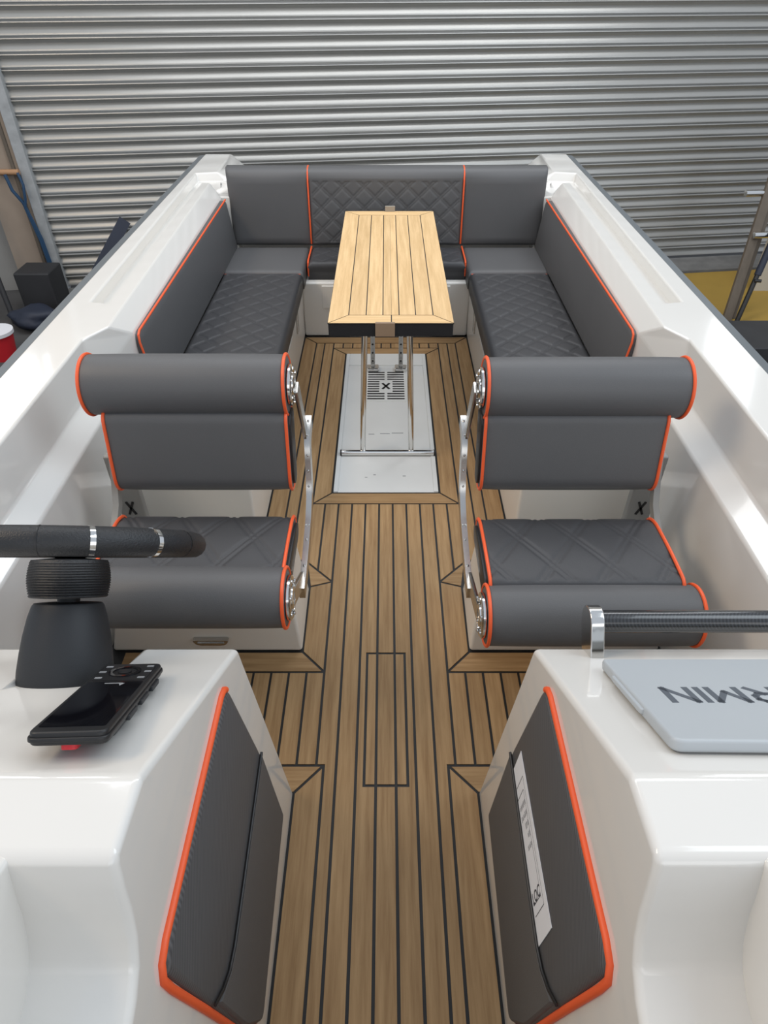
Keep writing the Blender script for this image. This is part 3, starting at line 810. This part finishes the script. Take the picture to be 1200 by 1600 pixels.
    ribbon('outer_frame', path2, s * .872, s * .892, .03, 'grey')
    br = rl(box('bracket', (min(s * .862, s * .948), 1.80, .12), (max(s * .862, s * .948), 1.835, .62), 'grey', R, bevel=.006))
    for dz in (-1, 1):
        obox('cross_mark', (s * .905 - .012, 1.7985, .40 - .028 * dz), (s * .905 + .012, 1.7985, .40 + .028 * dz), .008, .003, 'black', br, up=(0, -1, 0))
    rl(box('mount_plate', (min(s * .30, s * .83), 1.36, .415), (max(s * .30, s * .83), 1.60, .470), 'black', R, bevel=.006))
    # moulded pedestal
    pd = empty('seat_pedestal', (s * .62, 1.64, 0), 'white moulded pedestal box under the %s helm seat' % ('left' if s < 0 else 'right'), 'pedestal', 'seat pedestals')
    V = [(s * .297, 1.478, .002), (s * .975, 1.478, .002), (s * .975, 1.80, .002), (s * .300, 1.785, .002),
         (s * .320, 1.500, .412), (s * .86, 1.500, .412), (s * .86, 1.69, .412), (s * .320, 1.69, .412)]
    o = mk('pedestal_box', V, [(0, 3, 2, 1), (4, 5, 6, 7), (0, 1, 5, 4), (1, 2, 6, 5), (2, 3, 7, 6), (3, 0, 4, 7)], 'gelmatt', pd, bevel=.012, seg=3); o.location = -pd.location
    if s < 0:
        hx = -.612
        h = slab('latch_handle', round_poly([(-.066, .012), (.066, .012), (.05, -.014), (-.05, -.014)], .012, 5), (hx, 1.476, .066), (1, 0, 0), (0, .05, 1), -.004, .012, 'steel', pd, bevel=.003); h.location = -pd.location
        h2 = slab('latch_grip', round_poly([(-.05, .002), (.05, .002), (.04, -.010), (-.04, -.010)], .008, 4), (hx, 1.476, .066), (1, 0, 0), (0, .05, 1), .010, .016, 'steel', h)
seat(-1, 'left charcoal bolster helm seat with orange piping behind the steering wheel')
seat(1, 'right charcoal bolster passenger seat with orange piping behind the grab rail')

# ------------------------------------------------------------------ consoles
def xin(z): return .275 + .08 * z
DA, DB = (.936, .71), (.484, .99)
def dz(y): return DA[1] + (y - DA[0]) * (DB[1] - DA[1]) / (DB[0] - DA[0])
full = [(.962, 0.0), (.955, .20), (DA[0], DA[1]), (.74, dz(.74)), DB, (.372, .997), (.360, .985), (.343, .945), (.330, .905), (.312, .868), (.288, .838), (.255, .820), (.20, .806), (.05, .795), (-.35, .79), (-.35, 0)]
notch = list(full); notch[0] = (.865, 0); notch[1] = (.865, .2); notch[2] = (.865, dz(.74) - .125)
notch[3] = (.74, dz(.74))
def console(s, label):
    R = empty('helm_console', (s * .62, .6, 0), label, 'console', 'moulded consoles')
    st = [(None, full)]
    if s < 0: st += [(.545, full), (.545, notch), (.735, notch), (.735, full)]
    st += [(.98, full)]
    V = []; F = []; n = len(full)
    for (x, pr) in st:
        for (y, z) in pr: V.append((s * (xin(z) if x is None else x), y, z))
    for k in range(len(st) - 1):
        for i in range(n):
            F.append((k * n + i, k * n + (i + 1) % n, (k + 1) * n + (i + 1) % n, (k + 1) * n + i))
    F += [tuple(range(n)), tuple((len(st) - 1) * n + i for i in range(n))]
    o = mk('console_body', V, F, 'gel', R, bevel=.012, seg=4, ang=22); o.location = -R.location
    # forward outer wall of the open bay
    wl = [(.375, .80), (.378, .93), (.375, .993), (.30, 1.02), (.05, 1.06), (-.35, 1.08), (-.35, .70), (.20, .70)]
    V = []; F = []; n = len(wl)
    for i, (y, z) in enumerate(wl): V.append((s * (.487 + .05 * (z - .8)), y, z))
    for (y, z) in wl: V.append((s * .98, y, z))
    for i in range(n): F.append((i, (i + 1) % n, n + (i + 1) % n, n + i))
    F += [tuple(range(n)), tuple(range(n, 2 * n))]
    o = mk('bay_wall', V, F, 'gel', R, bevel=.010, seg=3, ang=22); o.location = -R.location
    return R
console(-1, 'left white moulded helm console carrying the steering wheel')
console(1, 'right white moulded console carrying the grab rail and display cover')

# side pads on the console flanks
def side_pad(s, label):
    R = empty('console_pad', (s * .32, .58, .43), label, 'pad', 'console side pads')
    U = Vector((0, 1, 0)); W = Vector((s * .08, 0, 1)).normalized()
    O = Vector((s * .275, 0, 0)); Nn = U.cross(W); sg = -1 if Nn.x * s > 0 else 1   # towards the aisle
    k = math.sqrt(1 + .08 ** 2)
    def up_(poly, ins_): return inset(poly, ins_) if ins_ else (poly if area2(poly) > 0 else poly[::-1])
    SINK = .014
    def pillow(name, poly, m, h, edge=.012):
        V = []; F = []; rings = [(0, .0), (h * .55, .0), (h * .85, edge * .35), (h, edge)]
        n = len(poly)
        for (t, ins_) in rings:
            for (y, z) in up_(poly, ins_): V.append(O + U * y + W * (z * k) + Nn * sg * (t - SINK))
        for r in range(len(rings) - 1):
            for i in range(n): F.append((r * n + i, r * n + (i + 1) % n, (r + 1) * n + (i + 1) % n, (r + 1) * n + i))
        F += [tuple(range(n)), tuple((len(rings) - 1) * n + i for i in range(n))]
        o = mk(name, V, F, m, R, smooth=True); o.location = -R.location; return o
    seam = [(.836, .437), (.70, .428), (.55, .418), (.44, .413), (.395, .422), (.360, .445), (.328, .480)]
    pad = round_poly([(.838, .435), (.808, .738), (.345, .750), (.310, .738), (.345, .24), (.385, .105), (.828, .142)], [.02, .02, .02, .015, .02, .02, .006], 4)
    pocket = round_poly(seam[:-1] + [(.334, .462), (.347, .24), (.385, .105), (.828, .142)], [0] * (len(seam) - 1) + [.004, .02, .02, .006], 4)
    pillow('upper_panel', resample(inset(pad, -.004), 110), 'carbonvinyl', .022, .012)
    pillow('pocket_panel', resample(pocket, 110), 'vinyl', .028, .007)
    ed = [O + U * y + W * ((z + .003) * k) + Nn * sg * (.0265 - SINK) for y, z in seam]
    V, F = tube_geo(ed, .0034, 8)
    o = mk('pocket_gap_shade', V, F, 'black', R, smooth=True); o.location = -R.location  # black strip along the seam, drawing the shaded gap of the pocket opening
    pip = [(.852, .560), (.835, .66), (.812, .735), (.795, .752), (.70, .757), (.45, .762), (.34, .765), (.312, .757), (.299, .735), (.301, .68), (.318, .50), (.340, .24), (.362, .12)]
    pip = [(.806, .738), (.797, .750), (.775, .757), (.60, .760), (.45, .762), (.345, .764), (.315, .757), (.300, .735), (.301, .69), (.318, .50), (.339, .24), (.372, .12)]
    P3 = [O + U * y + W * (z * k) + Nn * sg * .002 for y, z in pip]
    V, F = tube_geo(P3, .0071, 10)
    o = mk('piping', V, F, 'orange', R, smooth=True); o.location = -R.location
    return R, O, U, W, Nn * sg, k
side_pad(-1, 'charcoal side pad with orange piping on the left console')
R_, O_, U_, W_, N_, k_ = side_pad(1, 'charcoal side pad with orange piping and paper pocket on the right console')
# the paper tucked into the right pad's pocket
pp = empty('paper_sheet', (.31, .6, .45), 'white printed paper sheet tucked into the right console pad pocket', 'paper')
def PPt(y, z, t): return O_ + U_ * y + W_ * (z * k_) + N_ * (t - .014)
def pquad(name, pts, t0, t1, m):
    V = [PPt(y, z, t0) for y, z in pts] + [PPt(y, z, t1) for y, z in pts]; n = len(pts)
    o = mk(name, V, [tuple(range(n))[::-1], tuple(range(n, 2 * n))] + [(i, (i + 1) % n, n + (i + 1) % n, n + i) for i in range(n)], m, pp); o.location = -pp.location; return o
pquad('sheet', [(.795, .40), (.795, .518), (.437, .522), (.437, .40)], .0228, .0238, 'paper')
def pline(y0, z0, y1, z1, w_=.0016):
    d = Vector((y1 - y0, z1 - z0)).normalized(); n = Vector((-d.y, d.x)) * w_ / 2
    pquad('print_line', [(y0 + n.x, z0 + n.y), (y1 + n.x, z1 + n.y), (y1 - n.x, z1 - n.y), (y0 - n.x, z0 - n.y)], .0237, .0241, 'ink')
pline(.745, .44, .745, .500); pline(.745, .500, .485, .500, .0008); pline(.720, .43, .720, .488); pline(.720, .488, .50, .488, .0008); pline(.505, .43, .505, .488); pline(.485, .43, .485, .500)
def text_mesh(name, s, size, m, parent, mtx, ext=.0004, bold=0.0):
    cu = bpy.data.curves.new(name, 'FONT'); cu.body = s; cu.size = size; cu.extrude = ext; cu.offset = bold; cu.resolution_u = 3
    cu.align_x = 'CENTER'; cu.align_y = 'CENTER'
    t = bpy.data.objects.new(name, cu); COL.objects.link(t)
    bpy.context.view_layer.update()
    me = bpy.data.meshes.new_from_object(t.evaluated_get(bpy.context.evaluated_depsgraph_get()))
    bpy.data.objects.remove(t); bpy.data.curves.remove(cu)
    me.transform(mtx); me.name = name
    me.materials.clear()
    return link(name, me, m, parent)
def ptext(s, y, z, size):
    # text runs up the sheet (towards the top edge), letters' tops towards the stern
    ex = W_; ez = N_; ey = ez.cross(ex)
    mtx = Matrix((ex, ey, ez)).transposed().to_4x4(); mtx.translation = PPt(y, z, .0241)
    o = text_mesh('print', s, size, 'ink', pp, mtx, .0002, .0004); o.location = -pp.location
pr_ = random.Random(11)
for (y, n_) in ((.695, 7), (.672, 7), (.650, 4), (.628, 3), (.606, 5)):     # rows of print too small to read
    z = .484
    for _ in range(n_):
        h_ = pr_.uniform(.004, .0065); pline(y - h_, z, y + h_, z, .0022); pline(y - h_ * pr_.choice((-1, 1)), z, y - h_ * pr_.choice((-1, 1)), z - .004, .0016) if False else None
        z -= .0068
ptext('LOC', .515, .458, .030)

# ------------------------------------------------------------------ helm fittings
AXS = Vector((0, .70, .714)).normalized()
BO = Vector((-.662, .815, .752))
sw = empty('steering_wheel', BO, 'black steering wheel on a cone column with chrome banded rim', 'steering wheel')
def srel(o): o.location = -sw.location; return o
srel(lathe('column_cone', [(.090, -.03), (.0925, .0), (.0915, .03), (.088, .065), (.083, .10), (.076, .135), (.069, .158), (.065, .163), (.02, .165)], 'blacksoft', sw, 48, origin=BO, axis=AXS))
srel(lathe('neck', [(.022, .16), (.022, .185)], 'black', sw, 20, origin=BO, axis=AXS))
pr = [(.02, .173), (.074, .175)]
for k in range(14):
    z = .178 + k * .0052; bl_ = .0045 * math.sin(PI * k / 13)
    pr += [(.0765 + bl_, z), (.0745 + bl_, z + .0030)]
pr += [(.073, .252), (.03, .256)]
srel(lathe('ribbed_collar', pr, 'leather', sw, 48, origin=BO, axis=AXS))
WC = BO + AXS * .285
E1 = Vector((1, 0, 0)); E2 = AXS.cross(E1)
def rim_pt(a, R=.247): return WC + E1 * R * math.cos(a) + E2 * R * math.sin(a)
NR = 96
rim = srel(tube('rim', [rim_pt(2 * PI * i / NR) for i in range(NR)], .0275, 'leather', sw, 14, closed=True))
srel(lathe('hub', [(.02, -.03), (.055, -.025), (.06, -.005), (.05, .01), (.02, .014)], 'black', sw, 32, origin=WC, axis=AXS))
for a in (0.0, PI, PI / 2):
    srel(obox('spoke', WC + (rim_pt(a) - WC) * .15, rim_pt(a, .24), .038, .012, 'steel', sw, up=AXS, bevel=.004))
# chrome bands and seams: short sleeves around the rim on the side nearest the bow
def sleeve(name, a0, a1, r, m):
    n = 6
    srel(tube(name, [rim_pt(a0 + (a1 - a0) * i / n) for i in range(n + 1)], r, m, sw, 18))
nearsign = 1 if rim_pt(PI / 2).y < WC.y else -1
for deg in (57, 30, 123, 150): sleeve('chrome_band', nearsign * math.radians(deg - 1.0), nearsign * math.radians(deg + 1.0), .0286, 'chrome')
for deg in (76, 10, 104, 170): sleeve('grip_seam', nearsign * math.radians(deg - .35), nearsign * math.radians(deg + .35), .0282, 'black')

# handheld controller lying on the dash
slope = Vector((0, DA[0] - DB[0], DA[1] - DB[1])).normalized()
dn = Vector((1, 0, 0)).cross(slope).normalized()
hc = Vector((-.487, .648, dz(.648)))
tl = math.radians(-3.5)
sl2 = (slope * math.cos(tl) + dn * math.sin(tl) + Vector((-.07, 0, 0))).normalized(); xd2 = Vector((1, 0, 0)); xd2 = (xd2 - sl2 * xd2.dot(sl2)).normalized(); dn2 = xd2.cross(sl2).normalized()
ph = empty('remote_controller', hc, 'black handheld controller with screen and round keypad on the left console', 'controller')
def prel(o): o.location = -ph.location; return o
HC = hc + dn * .016
def pslab(name, poly, t0, t1, m, par=None, **k):
    o = slab(name, [(a * 1.04, b * 1.12) for a, b in poly], HC, xd2, sl2, t0, t1, m, par or ph, **k)
    if par is None: prel(o)
    return o
pslab('body', round_poly([(-.056, -.145), (.056, -.145), (.053, .145), (-.053, .145)], .014, 5), .004, .026, 'black', bevel=.004, seg=3)
pslab('back_shell', round_poly([(-.050, -.10), (.050, -.10), (.048, .13), (-.048, .13)], .012, 4), -.008, .006, 'blacksoft', bevel=.006)
pslab('bezel', round_poly([(-.0585, -.148), (.0585, -.148), (.0555, .148), (-.0555, .148)], .015, 5), .010, .018, 'black', bevel=.002)
pslab('screen', round_poly([(-.048, -.128), (.048, -.128), (.047, .050), (-.047, .050)], .004, 3), .0255, .0268, 'blackgloss')
pslab('keypad', round_poly([(-.047, .056), (.047, .056), (.046, .136), (-.046, .136)], .01, 4), .0255, .0268, 'black')
prel(lathe('dial_ring', [(.022, 0), (.022, .003), (.029, .003), (.029, 0)], 'blackgloss', ph, 32, origin=HC + sl2 * .1075 + dn2 * .0262, axis=dn2))
prel(lathe('dial_button', [(.012, 0), (.012, .003), (.009, .004)], 'black', ph, 24, origin=HC + sl2 * .1075 + dn2 * .0262, axis=dn2))
for (u, v_) in ((-.037, .125), (.037, .125), (-.037, .068), (.037, .068), (-.040, .098), (.040, .098)):
    pslab('key', [(u - .006, v_ - .003), (u + .006, v_ - .003), (u + .006, v_ + .003), (u - .006, v_ + .003)], .0262, .0276, 'marks')
pslab('screen_mark', [(-.016, .040), (.016, .040), (.014, .043), (-.016, .043)], .0266, .0270, 'marks')
pslab('screen_mark', [(.008, .041), (.018, .041), (.013, .030)], .0266, .0270, 'marks')
pslab('red_strap', round_poly([(-.014, -.137), (.010, -.137), (.010, -.09), (-.014, -.09)], .006, 3), -.006, .002, 'red')
for k in range(3):
    pslab('side_button', [(.052, -.06 + k * .06), (.060, -.06 + k * .06), (.059, -.02 + k * .06), (.052, -.02 + k * .06)], .002, .012, 'blacksoft', bevel=.002)
prel(obox('support', HC + sl2 * .09 - dn2 * .004, HC + sl2 * .09 - dn2 * .022, .05, .03, 'black', ph))
prel(obox('support', HC - sl2 * .05 - dn2 * .004, HC - sl2 * .05 - dn2 * .028, .05, .03, 'black', ph))

# grab rail on the right console
gb = empty('grab_rail', (.46, .905, dz(.905)), 'carbon fibre grab rail with polished steel end on the right console', 'rail')
def grel(o): o.location = -gb.location; return o
bp_ = [(.880, dz(.880) - .004), (.938, dz(.938) - .004), (.985, .757)] + [(.954 + .036 * math.cos(math.radians(a)), .780 + .036 * math.sin(math.radians(a))) for a in range(-30, 165, 15)]
for x0 in (.441, 0.93):
    V = []; F = []; n = len(bp_)
    for x in (x0, x0 + .030):
        for (y, z) in bp_: V.append((x, y, z))
    F = [(i, (i + 1) % n, n + (i + 1) % n, n + i) for i in range(n)] + [tuple(range(n)), tuple(range(n, 2 * n))]
    grel(mk('end_bracket', V, F, 'chrome', gb, bevel=.003))
grel(tube('carbon_bar', [(.469, .954, .780), (.94, .954, .780)], .0250, 'carbon', gb, 28))

# display with its protective cover
DO = Vector((.444, .529, dz(.529)))
dc = empty('display_cover', DO, 'silver grey display cover with dark lettering on the right console', 'display')
sl_ = slope; DW, DL = .47, .337
def dslab(name, poly, t0, t1, m, par=None, **k):
    o = slab(name, poly, DO, (1, 0, 0), sl_, t0, t1, m, par or dc, **k)
    if par is None: o.location = -dc.location
    return o
dslab('cover', round_poly([(-.004, .005), (DW, -.005), (DW, DL + .01), (-.004, DL + .01)], [.02, .02, .012, .012], 6), .004, .026, 'cover', bevel=.006, seg=3)
dslab('base_gasket', round_poly([(.004, .012), (DW - .008, .002), (DW - .008, DL), (.004, DL)], .015, 4), -.004, .006, 'grey')
dslab('pull_tab', round_poly([(-.010, .12), (.006, .12), (.006, .27), (-.010, .27)], .008, 4), .012, .022, 'cover', bevel=.003)
# block capitals drawn stroke by stroke, readable from the seat (upside down from the bow)
GL = {'G': [[(.95, .80), (.72, 1), (.25, 1), (0, .75), (0, .25), (.25, 0), (.95, 0), (.95, .45), (.55, .45)]],
      'A': [[(0, 0), (.5, 1), (1, 0)], [(.22, .32), (.78, .32)]],
      'R': [[(0, 0), (0, 1), (.75, 1), (.95, .85), (.95, .6), (.75, .44), (0, .44)], [(.5, .44), (.98, 0)]],
      'M': [[(0, 0), (0, 1), (.5, .28), (1, 1), (1, 0)]],
      'I': [[(0, 0), (0, 1)]],
      'N': [[(0, 0), (0, 1), (1, 0), (1, 1)]]}
LX0, LY0 = .058 + .3315, .198
let = empty('lettering'); let.parent = dc; let.location = -dc.location
adv = {'G': .048, 'A': .050, 'R': .044, 'M': .050, 'I': .0, 'N': .042}; GAP = .0195; LH = .056; SWD = .0115
ux = 0.0
tot = sum(adv.values()) + GAP * 5
for ch in 'GARMIN':
    bm = bmesh.new()
    for st_ in GL[ch]:
        for (p, q_) in zip(st_, st_[1:]):
            a_ = Vector((p[0] * adv[ch], p[1] * LH)); b_ = Vector((q_[0] * adv[ch], q_[1] * LH))
            d_ = (b_ - a_).normalized(); n_ = Vector((-d_.y, d_.x)) * SWD / 2; a_ = a_ - d_ * SWD * .42; b_ = b_ + d_ * SWD * .42
            vv = []
            for t_ in (0.0258, 0.0264):
                for c_ in (a_ + n_, b_ + n_, b_ - n_, a_ - n_):
                    vv.append(bm.verts.new(DO + Vector((1, 0, 0)) * (LX0 - ux - c_.x) + sl_ * (LY0 - c_.y) + dn * t_))
            for f_ in ((0, 1, 2, 3), (4, 5, 6, 7), (0, 1, 5, 4), (1, 2, 6, 5), (2, 3, 7, 6), (3, 0, 4, 7)): bm.faces.new([vv[i] for i in f_])
    mesh_bm('letter', bm, 'covertext', let)
    ux += adv[ch] + GAP
